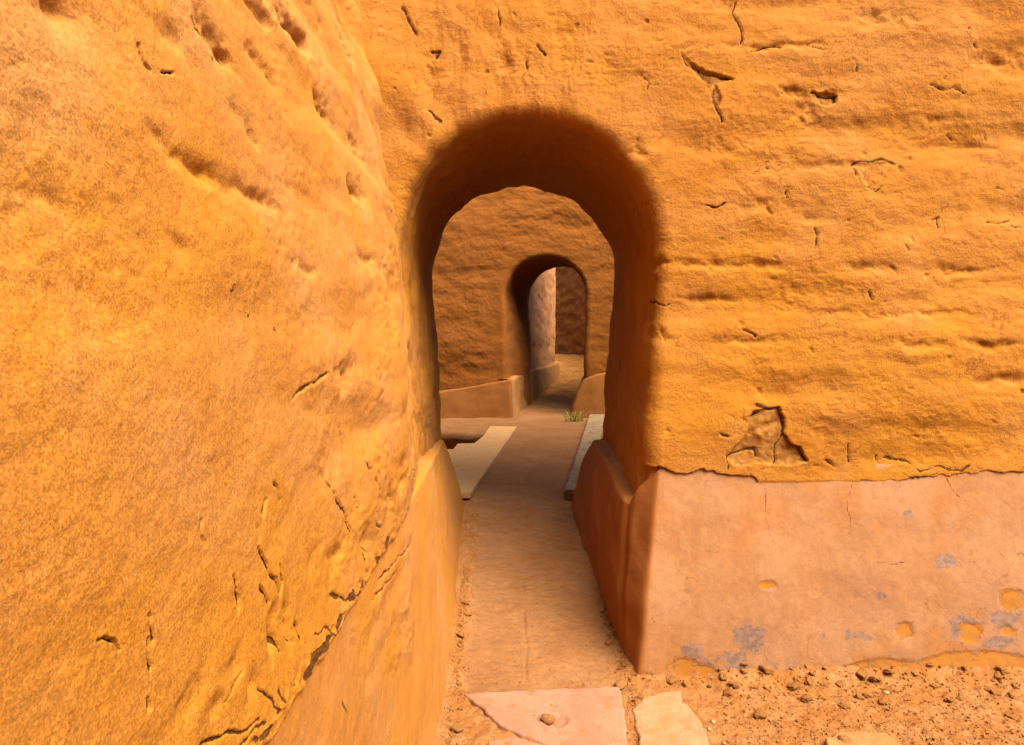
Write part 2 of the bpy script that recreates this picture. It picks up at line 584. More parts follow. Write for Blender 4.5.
FRONT_CRACKS = [
    [(680, 55), (686, 66), (697, 71), (712, 76), (734, 80)], [(697, 71), (708, 84), (714, 92)], [(714, 92), (713, 104), (719, 114), (722, 124)],
    [(738, 0), (733, 14), (742, 30), (741, 44)],
    [(752, 52), (768, 47), (781, 49)], [(806, 46), (826, 51)], [(851, 58), (856, 62), (856, 72)],
    [(812, 92), (824, 96), (836, 97), (836, 103)],
    [(853, 165), (860, 161), (872, 161), (884, 159), (897, 163)], [(882, 186), (877, 192), (870, 186)], [(853, 165), (857, 174)],
    [(932, 84), (946, 90), (955, 87), (966, 93)], [(975, 42), (978, 46)], [(988, 222), (1003, 224), (1014, 220)], [(1014, 226), (1024, 227)],
    [(1000, 187), (1005, 189)], [(935, 220), (941, 217), (939, 228)], [(952, 133), (957, 137)], [(988, 131), (991, 138)],
    [(765, 168), (768, 171)], [(786, 192), (788, 198)], [(905, 245), (908, 251)], [(815, 248), (818, 236), (816, 228)],
    [(706, 205), (715, 208), (724, 204)], [(640, 75), (648, 83), (647, 90)], [(498, 8), (500, 20), (500, 26)], [(538, 45), (543, 52), (545, 56)],
    [(527, 63), (527, 69)], [(404, 10), (410, 24), (416, 38)], [(432, 52), (440, 52), (436, 57)], [(430, 112), (436, 118), (441, 122)],
    [(848, 444), (850, 462)], [(878, 456), (880, 466)], [(887, 458), (906, 462), (922, 472), (940, 466), (962, 472), (970, 466)],
    [(905, 474), (924, 478), (938, 474)], [(756, 405), (770, 409), (778, 408), (783, 418), (783, 432), (792, 446), (800, 447), (806, 461)],
    [(728, 456), (742, 452), (756, 449), (758, 458)], [(783, 436), (776, 446), (775, 464)], [(748, 418), (758, 414)], [(728, 458), (729, 468)],
    [(720, 434), (728, 437)], [(826, 460), (836, 467)],
    [(655, 300), (664, 306), (671, 304)], [(745, 330), (756, 336)],
    [(868, 292), (871, 300)],
]
CHIP = [fp(*q) for q in [(728, 458), (733, 449), (742, 440), (748, 427), (752, 412), (764, 408), (778, 408), (784, 418), (784, 434), (793, 446), (801, 447), (807, 462), (790, 466), (760, 464), (735, 466)]]
CHIP2 = [fp(*q) for q in [(853, 163), (896, 161), (888, 174), (877, 192), (866, 182)]]
CHIP3 = [fp(*q) for q in [(816, 93), (824, 91), (833, 93), (838, 98), (836, 104), (829, 108), (821, 104)]]
CHIP4 = [fp(*q) for q in [(683, 57), (697, 69), (734, 79), (716, 84), (722, 100), (716, 112), (710, 98), (712, 88), (694, 76)]]


def relief(P, course=.011, sp=6.2, big=.022, med=.007, fine=.0018, cs=1.1, off=0.0):
    h = fbm(P, 1.1, 2, 11 + off) * big
    w = P.copy()
    w[..., 2] = w[..., 2] + .05 * pn(P, 1.7, 3 + off)
    c = pn(w, (cs, cs, sp), 21 + off) + .5 * pn(w, (cs * 2.2, cs * 2.2, sp * 1.9), 31 + off)
    h = h + course * (c - .6 * np.abs(c) ** 1.5)
    h = h + fbm(P, (6, 6, 8), 3, 41 + off) * med
    h = h + fbm(P, 30, 2, 51 + off) * fine
    return h


# ---- front wall
Pw, nfr, nin = arch_wall(2.81, 4.12, 0.0, .54, .06, 1.765, .80, -.12, .062, 2.25, .95, 400, 240, math.radians(62), 430, 7.0, 6.4, .055)
PX, PY, PZ = Pw[..., 0], Pw[..., 1], Pw[..., 2]
colid = np.arange(Pw.shape[1])[None, :] + 0 * PX
Pf = Pw.astype(np.float32)
N = grid_normals(Pw)
if N[10, nin + 30, 1] > 0:
    N = -N
FLIP_FRONT = None
tun = (1 - sstep(2.82, 3.0, PY))
rc = np.hypot(PX - .06, np.maximum(PZ - 1.765, 0))
edge = 1 - sstep(.10, .42, rc - .54)                       # close to the mouth
above = sstep(1.9, 2.3, PZ) * (1 - sstep(.1, .9, PX))
H = relief(Pf, .016, 5.2, .03, .0065, .0012, .8) * (1 - .5 * edge) * (1 - .65 * above)
H += above * (.011 * pn(Pf, (5.5, 2, 1.5), 141) + .006 * fbm(Pf, (13, 4, 5), 3, 143))
H += .10 * np.clip((-.20 - PX) / .42, 0, 1) ** 2.2 * sstep(1.95, 2.5, PZ) * tun
H += .018 * edge * pn(Pf, (2.4, 2, 2.4), 77) + .005 * pn(Pf, (6, 4, 6), 78) * edge
# smeared finger marks running away from the crown
ang = np.arctan2(PZ - 1.765, PX - .06)
H += .010 * pn(xyz(ang * 6, rc * 1.5, 0 * ang), 1.0, 4) * sstep(1.9, 2.2, PZ) * (1 - sstep(.9, 1.8, rc)) * tun
H -= .012 * edge * (1 - tun) * pn(Pf, (1, 6, 6), 9)
# vertical smears inside the jambs
H += .014 * (1 - tun) * pn(Pf, (9, 9, 1.6), 15) + .005 * (1 - tun) * fbm(Pf, (18, 14, 6), 3, 16) + .004 * (1 - tun) * fbm(Pf, (6, 6, 6), 2, 18)
frontmask = (PY < 2.95) & (colid < nfr)
cr = np.zeros(PX.shape, np.float32)
wn = fbm(Pf, 9, 3, 70), fbm(Pf, 9, 3, 72), fbm(Pf, 16, 3, 74)
wob = .007 * fbm(Pf, 14, 4, 61, .6), .007 * fbm(Pf, 14, 4, 63, .6)
wvar = np.clip(1 + .9 * pn(Pf, 17, 66), .35, 1.6)
crease_pts = [(800, 92, 34, 5, .022), (806, 112, 14, 14, .018), (775, 46, 40, 4, .012), (700, 263, 30, 4, .012), (758, 266, 32, 5, .014), (760, 205, 30, 9, .010), (858, 268, 22, 6, .014), (958, 270, 30, 4, .014), (992, 345, 34, 5, .014), (910, 345, 26, 5, .012), (745, 340, 30, 5, .012), (708, 298, 26, 4, .012), (835, 165, 30, 4, .010), (720, 150, 20, 12, .010), (1005, 60, 26, 9, .016), (795, 300, 12, 18, .009), (860, 315, 40, 5, .010), (930, 315, 34, 4, .010), (812, 220, 12, 10, .010), (960, 145, 46, 4, .008), (955, 118, 40, 4, .008), (880, 18, 40, 8, .010), (745, 415, 8, 12, .010), (820, 430, 14, 8, .010), (1000, 380, 26, 5, .012), (655, 262, 14, 5, .014), (660, 335, 12, 6, .014), (640, 150, 10, 8, .012), (560, 40, 12, 20, .010), (500, 60, 8, 30, .010), (460, 45, 8, 24, .010), (430, 70, 10, 26, .012)]
for (px, py, rx, rz, dp) in crease_pts:
    x0, z0 = fp(px, py)
    H -= dp * (PY < 2.95) * np.exp(-(((PX - x0 + .03 * wn[0]) / (rx * .0041)) ** 2 + ((PZ - z0 + .018 * wn[1]) / (rz * .0041)) ** 2)) * np.clip(.9 + .9 * wn[2], .1, 2)
U2, V2 = (PX + wob[0]).astype(np.float32), (PZ + wob[1]).astype(np.float32)
rr = random.Random(3)
for pl in poly_lines(FRONT_CRACKS):
    d = seg_dist(U2, V2, pl)
    cr = np.maximum(cr, 1 - d / ((.011 + .007 * rr.random()) * wvar))
cr = np.clip(cr, 0, 1) * frontmask
H -= .006 * sstep(.55, .95, cr)
expo = np.zeros(PX.shape, np.float32)
for poly, dep, amt in ((CHIP, .022, 1.0), (CHIP2, .008, .45), (CHIP3, .022, .6), (CHIP4, .014, .8)):
    sd = poly_sd(U2, V2, poly)
    ins = sstep(-.002, .006, sd) * frontmask
    H = H - .75 * ins * dep * (1 + .45 * pn(Pf, 14, 5) + .3 * pn(Pf, 40, 6))
    expo = np.maximum(expo, np.clip(.5 + sd / .03, 0, 1) * amt * frontmask)
# rough scaly patches
patch = sstep(.1, .5, fbm(Pf, (2.2, 2.2, 3.4), 3, 130))
H += frontmask * patch * (.003 * np.abs(pn(Pf, (26, 26, 38), 131)) - .0015 * np.abs(pn(Pf, 60, 133)))
cr = np.maximum(cr, frontmask * np.clip((1 - np.abs(fbm(Pf, (11, 11, 15), 3, 135)) / .06) * sstep(.45, .75, pn(Pf, 3.5, 137) + .3 * patch), 0, .93))
# small pits
pp = pn(Pf, 24, 90)
H -= .007 * sstep(.62, .85, pp) * frontmask
# ragged lower lip over the plinth
LIP_X = [-1, .60, .66, .72, .78, .98, 1.06, 1.18, 1.30, 1.42, 1.55, 1.75, 1.9, 2.1, 7]
LIP_Z = [.86, .855, .842, .836, .842, .815, .790, .780, .775, .795, .80, .82, .83, .838, .84]
zb = np.interp(PX, LIP_X, LIP_Z) + .012 * fbm(Pf, 16, 5, 44, .62)
below = sstep(0, .006, zb - PZ) * frontmask * (PY < 2.9) * (PX > .45)
H *= 1 - .75 * np.exp(-((PZ - zb) / .07) ** 2) * frontmask * (PX > .62)
H = H - .025 * below
Pd = Pw + N * H[..., None]
Pd[:, -1] = Pd[:, 0]
zone = np.where(frontmask, .11 * (1 - sstep(1.25, 1.9, PZ)) - .03 * sstep(1.8, 2.4, PZ), -.02)
me = grid_mesh("archway_wall", Pd, {'cr': cr, 'expo': expo, 'zone': zone})
wall1 = link("archway_wall", me, M_front, label="bright ochre mud-plastered wall with the large round arch, facing the viewer", cat="wall")


# ------------------------------------------------------------------ plinths
def resample(path, step_list):
    """path: (bx, by, bz, tx, ty, tz) knots; returns points every step metre along the base/top mean"""
    K = np.array(path, float)
    mid = np.hypot(*(np.diff(K[:, [0, 1]] + K[:, [3, 4]], axis=0) / 2).T)
    out = []
    for i, L in enumerate(mid):
        k = max(2, int(round(L / step_list[i])))
        t = np.linspace(0, 1, k, endpoint=False)[:, None]
        out.append(K[i] + (K[i + 1] - K[i]) * t)
    out.append(K[-1:])
    return np.concatenate(out)


def smooth_path(Q, it):
    for _ in range(it):
        Q[1:-1] = Q[1:-1] * .5 + (Q[:-2] + Q[2:]) * .25
    return Q


def plinth_grid(path, steps, nv, inward, inset=.14, smooth=2, bulge=.012, roundr=.025, zlow=-.12, side=1):
    Q = smooth_path(resample(path, steps), smooth)
    B, T = Q[:, :3], Q[:, 3:]
    tan = np.gradient((B + T) / 2, axis=0)
    inn = np.stack([-tan[:, 1], tan[:, 0], 0 * tan[:, 0]], -1) * side
    inn /= np.linalg.norm(inn, axis=1, keepdims=True) + 1e-9
    for _ in range(8):
        inn[1:-1] = inn[1:-1] * .5 + (inn[:-2] + inn[2:]) * .25
    inn /= np.linalg.norm(inn, axis=1, keepdims=True) + 1e-9
    rows = []
    Bl = B + (B - T) * ((.14) / np.maximum(T[:, 2:3] - B[:, 2:3], .2))       # run on below the ground
    rows.append(Bl)
    for k in range(nv):
        v = k / (nv - 1)
        p = B + (T - B) * v - inn * bulge * math.sin(math.pi * v)
        # stop a little short so the edge can round over
        p = p - np.array([0, 0, roundr]) * v ** 6
        rows.append(p)
    for k in range(1, 7):
        a = k / 6 * math.pi / 2
        rows.append(T - np.array([0, 0, roundr]) * (1 - math.sin(a)) + inn * roundr * (1 - math.cos(a)))
    for k in range(1, 7):
        rows.append(T + inn * (roundr + inset * k / 6) + np.array([0, 0, .01 * k / 6]))
    return np.stack(rows, 1), inn


# front wall plinth: far end of the passage -> crease -> corner -> along the wall
path = [(.95, 4.16, .36, .98, 4.16, .77), (.42, 4.18, .36, .56, 4.16, .77), (.352, 4.10, .36, .474, 4.10, .775), (.40, 3.55, .2, .468, 3.5, .76), (.455, 3.02, .05, .470, 3.02, .71), (.470, 2.925, .02, .478, 2.90, .695),
        (.468, 2.88, .0, .520, 2.865, .765), (.496, 2.765, 0, .594, 2.822, .845), (.506, 2.744, 0, .606, 2.819, .86), (.62, 2.75, 0, .68, 2.819, .87), (2.3, 2.765, 0, 2.3, 2.819, .88), (7.0, 2.77, 0, 7.0, 2.82, .88)]
Pp, inn = plinth_grid(path, [.05, .01, .008, .008, .006, .006, .006, .006, .006, .006, .15], 130, None, smooth=2, side=-1, inset=.10, roundr=.022)
# make sure "inward" points into the wall
mid = Pp.shape[0] // 2
if inn[mid, 1] < 0:
    Pp, inn = plinth_grid(path, [.05, .01, .008, .008, .006, .006, .006, .006, .006, .006, .15], 130, None, smooth=2, side=1, inset=.10, roundr=.022)
PX, PY, PZ = Pp[..., 0], Pp[..., 1], Pp[..., 2]
N = grid_normals(Pp)
if N[mid, 60, 1] > 0:
    N = -N
Pf = Pp.astype(np.float32)
H = fbm(Pf, 2.2, 2, 3) * .010 + fbm(Pf, 6, 2, 8) * .0032 + fbm(Pf, 34, 2, 9) * .0005
passage = 1 - sstep(.50, .56, PX)
H += passage * (fbm(Pf, 4, 2, 13) * .012)
# crease
H -= .022 * np.exp(-((PY - 2.905) / .022) ** 2) * (PX < .56) * (PY > 2.8) * sstep(.0, .25, PZ)
frontm = (PX > .52) & (PY < 2.86)
PC = [[(756, 478), (764, 488), (766, 500), (764, 516), (770, 540), (772, 552)], [(852, 484), (846, 502), (848, 524)], [(946, 474), (950, 488), (956, 496), (966, 500)],
      [(870, 560), (886, 562), (900, 560)], [(922, 605), (936, 612), (946, 620)], [(652, 620), (650, 612)], [(990, 545), (1000, 555)]]
cr = np.zeros(PX.shape, np.float32)
U2, V2 = (PX + .007 * fbm(Pf, 14, 4, 61, .6)).astype(np.float32), (PZ + .007 * fbm(Pf, 14, 4, 63, .6)).astype(np.float32)
for pl in poly_lines(PC):
    cr = np.maximum(cr, 1 - seg_dist(U2, V2, pl) / (.012 * np.clip(1 + .9 * pn(Pf, 17, 66), .3, 1.5)))
cr = np.clip(cr, 0, 1) * frontm
stain = np.zeros(PX.shape, np.float32)
for (px, py, rx, rz, s) in [(748, 634, 13, 11, 1), (734, 660, 10, 10, 1), (690, 648, 9, 8, .9), (963, 626, 13, 11, .95), (1002, 618, 16, 10, .9), (858, 636, 14, 9, .75), (710, 660, 8, 7, .7),
                            (945, 561, 8, 5, 1.05), (911, 514, 4, 3, .95), (880, 594, 6, 4, .7), (820, 636, 8, 6, .55), (780, 662, 14, 5, .6), (998, 642, 12, 6, .9), (1008, 594, 8, 5, .6)]:
    x, z = fp(px, py, 2.78)
    stain = np.maximum(stain, s * np.exp(-(((PX - x) / (rx * .0072)) ** 2 + ((PZ - z) / (rz * .0068)) ** 2)))
stain *= frontm
chip = np.zeros(PX.shape, np.float32)
for (px, py, rx, rz, s) in [(767, 584, 8, 4, .95), (902, 630, 8, 8, 1), (684, 665, 13, 9, 1), (1012, 600, 12, 9, 1.1), (968, 632, 10, 9, 1), (1006, 630, 6, 5, .9), (648, 672, 8, 5, .6), (704, 668, 9, 6, .9)]:
    x, z = fp(px, py, 2.78)
    chip = np.maximum(chip, s * np.exp(-(((PX - x) / (rx * .0058)) ** 2 + ((PZ - z) / (rz * .0056)) ** 2)))
basez = .035 + .055 * sstep(1.2, 1.6, PX) + .03 * pn(Pf, 5, 71)
chip = np.maximum(chip, np.clip(.62 + (basez - PZ) / .06, 0, .85) * sstep(.7, .8, PX))
chip *= frontm
H -= .003 * sstep(.45, .6, chip)
Pd = Pp + N * H[..., None]
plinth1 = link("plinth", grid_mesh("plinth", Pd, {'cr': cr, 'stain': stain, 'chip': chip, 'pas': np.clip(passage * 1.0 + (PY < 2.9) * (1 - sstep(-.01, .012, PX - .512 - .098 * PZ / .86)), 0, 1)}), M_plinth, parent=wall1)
plinth1['label'] = "salmon plaster skirting with grey stains and orange chips along its foot"


# =================================================================== LEFT WALL
def XL(y, z):
    cove = .085 * np.clip((y - 2.3) / .51, 0, 1) ** 2.4 * sstep(1.95, 2.6, z) * (1 - sstep(2.83, 2.95, y))
    return -(.33 + .11 * sstep(2.0, 3.4, y)) - .03 * (z - .84) - .12 * np.maximum(0, z - 1.2) ** 1.4 + cove


def lp(px, py):
    """photo point -> (y, z) on the left wall"""
    rx, rz = (px - 512) / F, (335 - py) / F
    lo, hi = .3, 4.5
    for _ in range(50):
        md = (lo + hi) / 2
        if rx * md - float(XL(md, EYE + rz * md)) > 0:
            lo = md
        else:
            hi = md
    return (lo, EYE + rz * lo)


ya = 1 / np.linspace(1 / .5, 1 / 3.9, 470)
ya = np.concatenate([np.linspace(-4, .5, 24, endpoint=False), ya])
va = np.linspace(-.68, .58, 640)
YY = ya[:, None] + 0 * va[None, :]
wv = np.maximum(YY, .5)
zlo = EYE + va[0] * wv
ZZ = EYE + va[None, :] * wv
dn = np.linspace(0, 1, 10, endpoint=False)[None, :]
up = np.linspace(0, 1, 18)[None, 1:]
Zd = (-.15) + (ZZ[:, :1] - (-.15)) * dn
Zu = ZZ[:, -1:] + (5.2 - ZZ[:, -1:]) * up
Zall = np.concatenate([np.minimum(Zd, ZZ[:, :1]), ZZ, Zu], 1)
Yall = ya[:, None] + 0 * Zall
Xall = XL(Yall, Zall)
Pl = np.stack([Xall, Yall, Zall], -1)
N = grid_normals(Pl)
if N[200, 300, 0] < 0:
    N = -N
Pf = Pl.astype(np.float32)
near_c = sstep(.9, 2.2, Yall)
upm = sstep(1.3, 2.1, Zall)
H = fbm(Pf, (1, 1.1, 1.3), 2, 5) * .014 + (relief(Pf, .017, 6.0, .010, .0065, .0012, 1.4, 100)) * (.45 + .55 * near_c)
# diagonal hollows high on the wall
w = Pf.copy()
w[..., 2] = Pf[..., 2] + .08 * Pf[..., 1]
H += .012 * upm * sstep(.9, 1.6, Yall) * (lambda c: c - .7 * np.abs(c))(pn(w, (1, 1.6, 6.0), 7))
H += fbm(Pf, 60, 2, 9) * .0006
dentw = fbm(Pf, 13, 3, 70), fbm(Pf, 13, 3, 72), np.clip(.9 + .8 * fbm(Pf, 17, 3, 74), .1, 2)
# dents (photo px, radii along y and z in m, depth)
for (px, py, ry, rz, dp) in [(65, 15, .05, .03, .02), (80, 22, .04, .02, .015), (170, 45, .05, .035, .015), (218, 42, .07, .04, .03), (228, 58, .04, .04, .02), (290, 22, .16, .05, .04), (302, 36, .08, .04, .03), (262, 5, .1, .03, .02),
                             (348, 48, .07, .04, .035), (355, 2, .1, .06, .035), (330, 113, .07, .04, .035), (361, 150, .08, .045, .035), (357, 193, .09, .04, .03), (268, 68, .09, .035, .02), (285, 105, .03, .06, .02), (255, 130, .08, .03, .012),
                             (205, 172, .10, .022, .016), (262, 196, .11, .022, .018), (175, 245, .06, .02, .008), (60, 195, .04, .02, .008), (160, 135, .04, .03, .01), (345, 375, .10, .05, .02),
                             (310, 268, .1, .02, .012), (370, 262, .12, .03, .016), (340, 560, .10, .055, .03), (318, 550, .04, .05, .014), (388, 505, .05, .06, .02), (400, 478, .05, .07, .022), (365, 540, .04, .04, .018), (420, 448, .08, .06, .02),
                             (292, 620, .018, .055, .035), (277, 635, .018, .045, .03), (258, 683, .02, .03, .02), (240, 660, .04, .03, .01), (215, 725, .04, .03, .022), (200, 690, .05, .03, .012), (350, 330, .09, .03, .008)]:
    y0, z0 = lp(px, py)
    k = 1.0 if y0 > 1.5 else .75
    dy_, dz_ = Yall - y0 + .5 * ry * dentw[0], Zall - z0 + .5 * rz * dentw[1] 
    H -= .85 * dp * k * np.exp(-((dy_ / (ry * k)) ** 2 + (dz_ / (rz * .75 * k)) ** 2)) * dentw[2]
LC = [[(268, 512), (272, 500), (270, 516)], [(263, 528), (265, 540)], [(265, 548), (269, 560), (275, 575), (284, 590), (287, 578), (283, 568)], [(240, 574), (243, 600), (242, 612)], [(264, 586), (272, 604), (276, 618), (285, 650)],
      [(289, 606), (294, 625), (296, 645)], [(276, 626), (279, 648)], [(300, 622), (305, 640)], [(328, 470), (332, 485), (345, 515), (352, 532)], [(355, 500), (358, 520)], [(362, 536), (369, 553)], [(374, 520), (382, 536)], [(280, 485), (286, 498)],
      [(318, 632), (330, 631), (343, 643), (340, 652), (326, 668), (318, 684), (322, 688)], [(334, 594), (346, 598), (362, 592), (372, 584), (385, 575), (398, 558), (412, 540)], [(350, 622), (362, 614), (372, 600), (384, 588), (396, 572)],
      [(338, 640), (350, 628), (356, 630)], [(228, 698), (236, 684), (245, 670)], [(262, 690), (272, 700), (280, 712)], [(280, 690), (285, 704)], [(205, 745), (228, 738), (250, 728), (262, 720)], [(243, 745), (256, 730), (268, 722)],
      [(104, 640), (112, 636), (118, 640), (124, 648)], [(152, 640), (154, 670)], [(150, 700), (152, 708)], [(138, 48), (142, 60), (147, 66)], [(160, 72), (170, 70)], [(190, 16), (220, 60)], [(365, 455), (368, 470), (366, 462)],
      [(408, 470), (416, 480)], [(362, 535), (366, 560)], [(206, 520), (207, 545)], [(155, 612), (157, 640)], [(372, 478), (376, 490)], [(300, 395), (330, 372)], [(348, 428), (352, 446)], [(386, 484), (390, 497)]]
cr = np.zeros(Xall.shape, np.float32)
U2, V2 = (Yall + .007 * fbm(Pf, 16, 4, 61, .6)).astype(np.float32), (Zall + .007 * fbm(Pf, 16, 4, 63, .6)).astype(np.float32)
wvar = np.clip(1 + .9 * pn(Pf, 17, 66), .35, 1.6)
for pl in LC:
    q = [lp(*a) for a in pl]
    wd = .018 if q[0][0] > 1.4 else .009 + .006 * q[0][0]
    cr = np.maximum(cr, 1 - seg_dist(U2, V2, q) / (wd * .6 * wvar))
cr = np.clip(cr, 0, 1)
H -= .006 * sstep(.5, .95, cr)
patch = sstep(.05, .45, fbm(Pf, (2.2, 2.2, 3.4), 3, 130))
H += patch * (.35 + .65 * near_c) * (.0045 * np.abs(pn(Pf, (24, 24, 34), 131)) + .003 * pn(Pf, 55, 133) + .006 * fbm(Pf, (9, 9, 13), 3, 139))
cr = np.maximum(cr, np.clip((1 - np.abs(fbm(Pf, (13, 13, 16), 3, 135)) / .05) * sstep(.45, .75, pn(Pf, 3.5, 137) + .3 * patch), 0, .92))
# crumbling seam above the plinth
SY = [-4, .6, .95, 1.07, 1.27, 1.55, 2.11, 2.6, 3.0, 3.5, 4.1]
SZ = [.86, .86, .85, .84, .84, .84, .84, .835, .82, .79, .78]
zb = np.interp(Yall, SY, SZ) + .012 * fbm(Pf, (14, 14, 14), 3, 44)
H *= 1 - .85 * np.exp(-((Zall - zb) / .07) ** 2) * (1 - sstep(2.4, 2.9, Yall))
seam = np.exp(-((Zall - zb - .012) / .022) ** 2) * (1 - sstep(2.9, 3.3, Yall))
H += seam * .006 * fbm(Pf, 45, 3, 33)
cr = np.maximum(cr, np.clip(seam * (.55 + 1.1 * pn(Pf, (16, 16, 30), 35)), 0, .95) * (1 - sstep(2.7, 3.0, Yall)))
H -= .008 * sstep(0, .012, zb - Zall)
yel = np.exp(-(((Yall - .95) / .42) ** 2 + ((Zall - 1.0) / .22) ** 4))
zone = -.04 + .22 * yel + .04 * (1 - sstep(1.0, 1.5, Zall)) * near_c
Pd = Pl + N * H[..., None]
side = link("side_wall", grid_mesh("side_wall", Pd, {'cr': cr, 'expo': 0 * cr, 'zone': zone}), M_side,
            label="long sandy ochre mud wall running close along the left side to the arch", cat="wall")
# top and outer body of that wall
n_ = 40
yb = np.linspace(-4, 2.82, n_)
prof = []
for x in (-1.0, -1.6, -1.62):
    prof.append(np.stack([np.full(n_, x), yb, np.full(n_, 5.2 if x > -1.61 else -.15)], -1))
edge_top = np.stack([XL(yb, np.full(n_, 5.2)), yb, np.full(n_, 5.2)], -1)
core = np.stack([edge_top] + [np.stack([np.full(n_, -2.2), yb, np.full(n_, zq)], -1) for zq in (5.2, 2.5, -.15)], 1)
link("wall_back", grid_mesh("wall_back", core), M_back, parent=side)

# left plinth: follows the wall, turns a corner into the passage, ends at the far edge
path = [(-.33, -4, 0, -.345, -4, .86), (-.33, .5, 0, -.336, .5, .86), (-.315, 1.5, 0, -.334, 1.6, .85), (-.258, 2.38, .0, -.352, 2.95, .83), (-.262, 2.95, .05, -.376, 3.35, .81), (-.285, 4.10, .37, -.402, 4.10, .775), (-.34, 4.16, .37, -.44, 4.15, .77), (-.9, 4.16, .37, -.9, 4.15, .77)]
st = [.2, .006, .008, .006, .008, .01, .05]
for sd_ in (1, -1):
    Pp, inn = plinth_grid(path, st, 120, None, smooth=2, side=sd_, inset=.10, roundr=.020, bulge=.006)
    if inn[Pp.shape[0] // 2, 0] < 0:
        break
PX, PY, PZ = Pp[..., 0], Pp[..., 1], Pp[..., 2]
N = grid_normals(Pp)
if N[Pp.shape[0] // 2, 60, 0] < 0:
    N = -N
Pf = Pp.astype(np.float32)
H = fbm(Pf, 2.2, 2, 23) * .008 + fbm(Pf, 7, 3, 28) * .0035 + fbm(Pf, 40, 2, 29) * .0009
# corner where it turns into the passage
cr = np.zeros(PX.shape, np.float32)
U2, V2 = PY.astype(np.float32), PZ.astype(np.float32)
for pl in ([(385, 600), (392, 590), (398, 584)], [(394, 590), (396, 600)], [(372, 640), (376, 652)], [(350, 700), (354, 712)]):
    q = []
    for px, py in pl:
        rx, rz = (px - 512) / F, (335 - py) / F
        d = -.31 / rx
        q.append((d, EYE + rz * d))
    cr = np.maximum(cr, 1 - seg_dist(U2, V2, q) / .014)
cr = np.clip(cr, 0, 1)
chip = np.clip(.5 + (.05 + ground_h(PX, PY) + .03 * pn(Pf, 6, 3) - PZ) / .08, 0, .6)
Pd = Pp + N * H[..., None]
pl2 = link("plinth", grid_mesh("plinth", Pd, {'cr': cr, 'stain': 0 * cr, 'chip': chip, 'pas': 0 * cr}), M_plinth_l, parent=side)

# =================================================================== SECOND ARCHED WALL
Pw, nfr, nin = arch_wall(8.2, 9.4, .31, .485, .405, 1.86, .80, -.1, .06, .9, 1.3, 150, 90, math.radians(90), 110, 6.0, 4.8, .02)
PX, PY, PZ = Pw[..., 0], Pw[..., 1], Pw[..., 2]
N = grid_normals(Pw)
if N[10, nin + 30, 1] > 0:
    N = -N
Pf = Pw.astype(np.float32)
H = relief(Pf, .016, 4.6, .03, .009, .003, 1.2, 200)
rc = np.hypot(PX - .42, np.maximum(PZ - 1.86, 0))
edge = 1 - sstep(.08, .35, rc - .485)
H = H * (1 - .5 * edge) + .012 * edge * pn(Pf, 4, 8)
Pd = Pw + N * H[..., None]
Pd[:, -1] = Pd[:, 0]
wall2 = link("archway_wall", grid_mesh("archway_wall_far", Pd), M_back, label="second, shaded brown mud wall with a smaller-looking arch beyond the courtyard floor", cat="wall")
# its plinths: left one wraps into the passage and runs on below the curved wall
path = [(-6, 8.10, .40, -6, 8.14, .62), (-1.2, 8.10, .40, -1.2, 8.14, .66), (-.01, 8.08, .42, -.03, 8.12, .865), (.005, 8.10, .42, -.015, 8.14, .87), (.02, 8.3, .42, -.005, 8.3, .872), (.08, 8.6, .42, .04, 8.6, .872)]
for sd_ in (1, -1):
    Pp, inn = plinth_grid(path, [.3, .02, .01, .02, .02], 30, None, smooth=1, side=sd_, inset=.2, roundr=.025, bulge=.0)
    if inn[Pp.shape[0] // 2, 1] > 0:
        break
N = grid_normals(Pp)
N = N if N[Pp.shape[0] // 2, 12, 1] < 0 else -N
Pd = Pp + N * (fbm(Pp.astype(np.float32), 3, 3, 3) * .012)[..., None]
link("plinth", grid_mesh("plinth", Pd), M_plinth_b, parent=wall2)
path = [(1.02, 9.45, .47, 1.25, 9.45, .90), (.74, 8.5, .42, .885, 8.5, .90), (.67, 8.16, .42, .80, 8.20, .80), (.69, 8.09, .42, .83, 8.13, .86), (.95, 8.04, .42, 1.0, 8.12, .93), (1.3, 8.04, .42, 1.3, 8.12, .98), (6, 8.05, .42, 6, 8.13, .98)]
for sd_ in (1, -1):
    Pp, inn = plinth_grid(path, [.03, .02, .02, .02, .02, .3], 30, None, smooth=2, side=sd_, inset=.3, roundr=.03, bulge=.0)
    if inn[-3, 1] > 0:
        break
N = grid_normals(Pp)
N = N if N[-3, 12, 1] < 0 else -N
Pd = Pp + N * (fbm(Pp.astype(np.float32), 3, 3, 5) * .012)[..., None]
link("plinth", grid_mesh("plinth", Pd), M_plinth_b, parent=wall2)


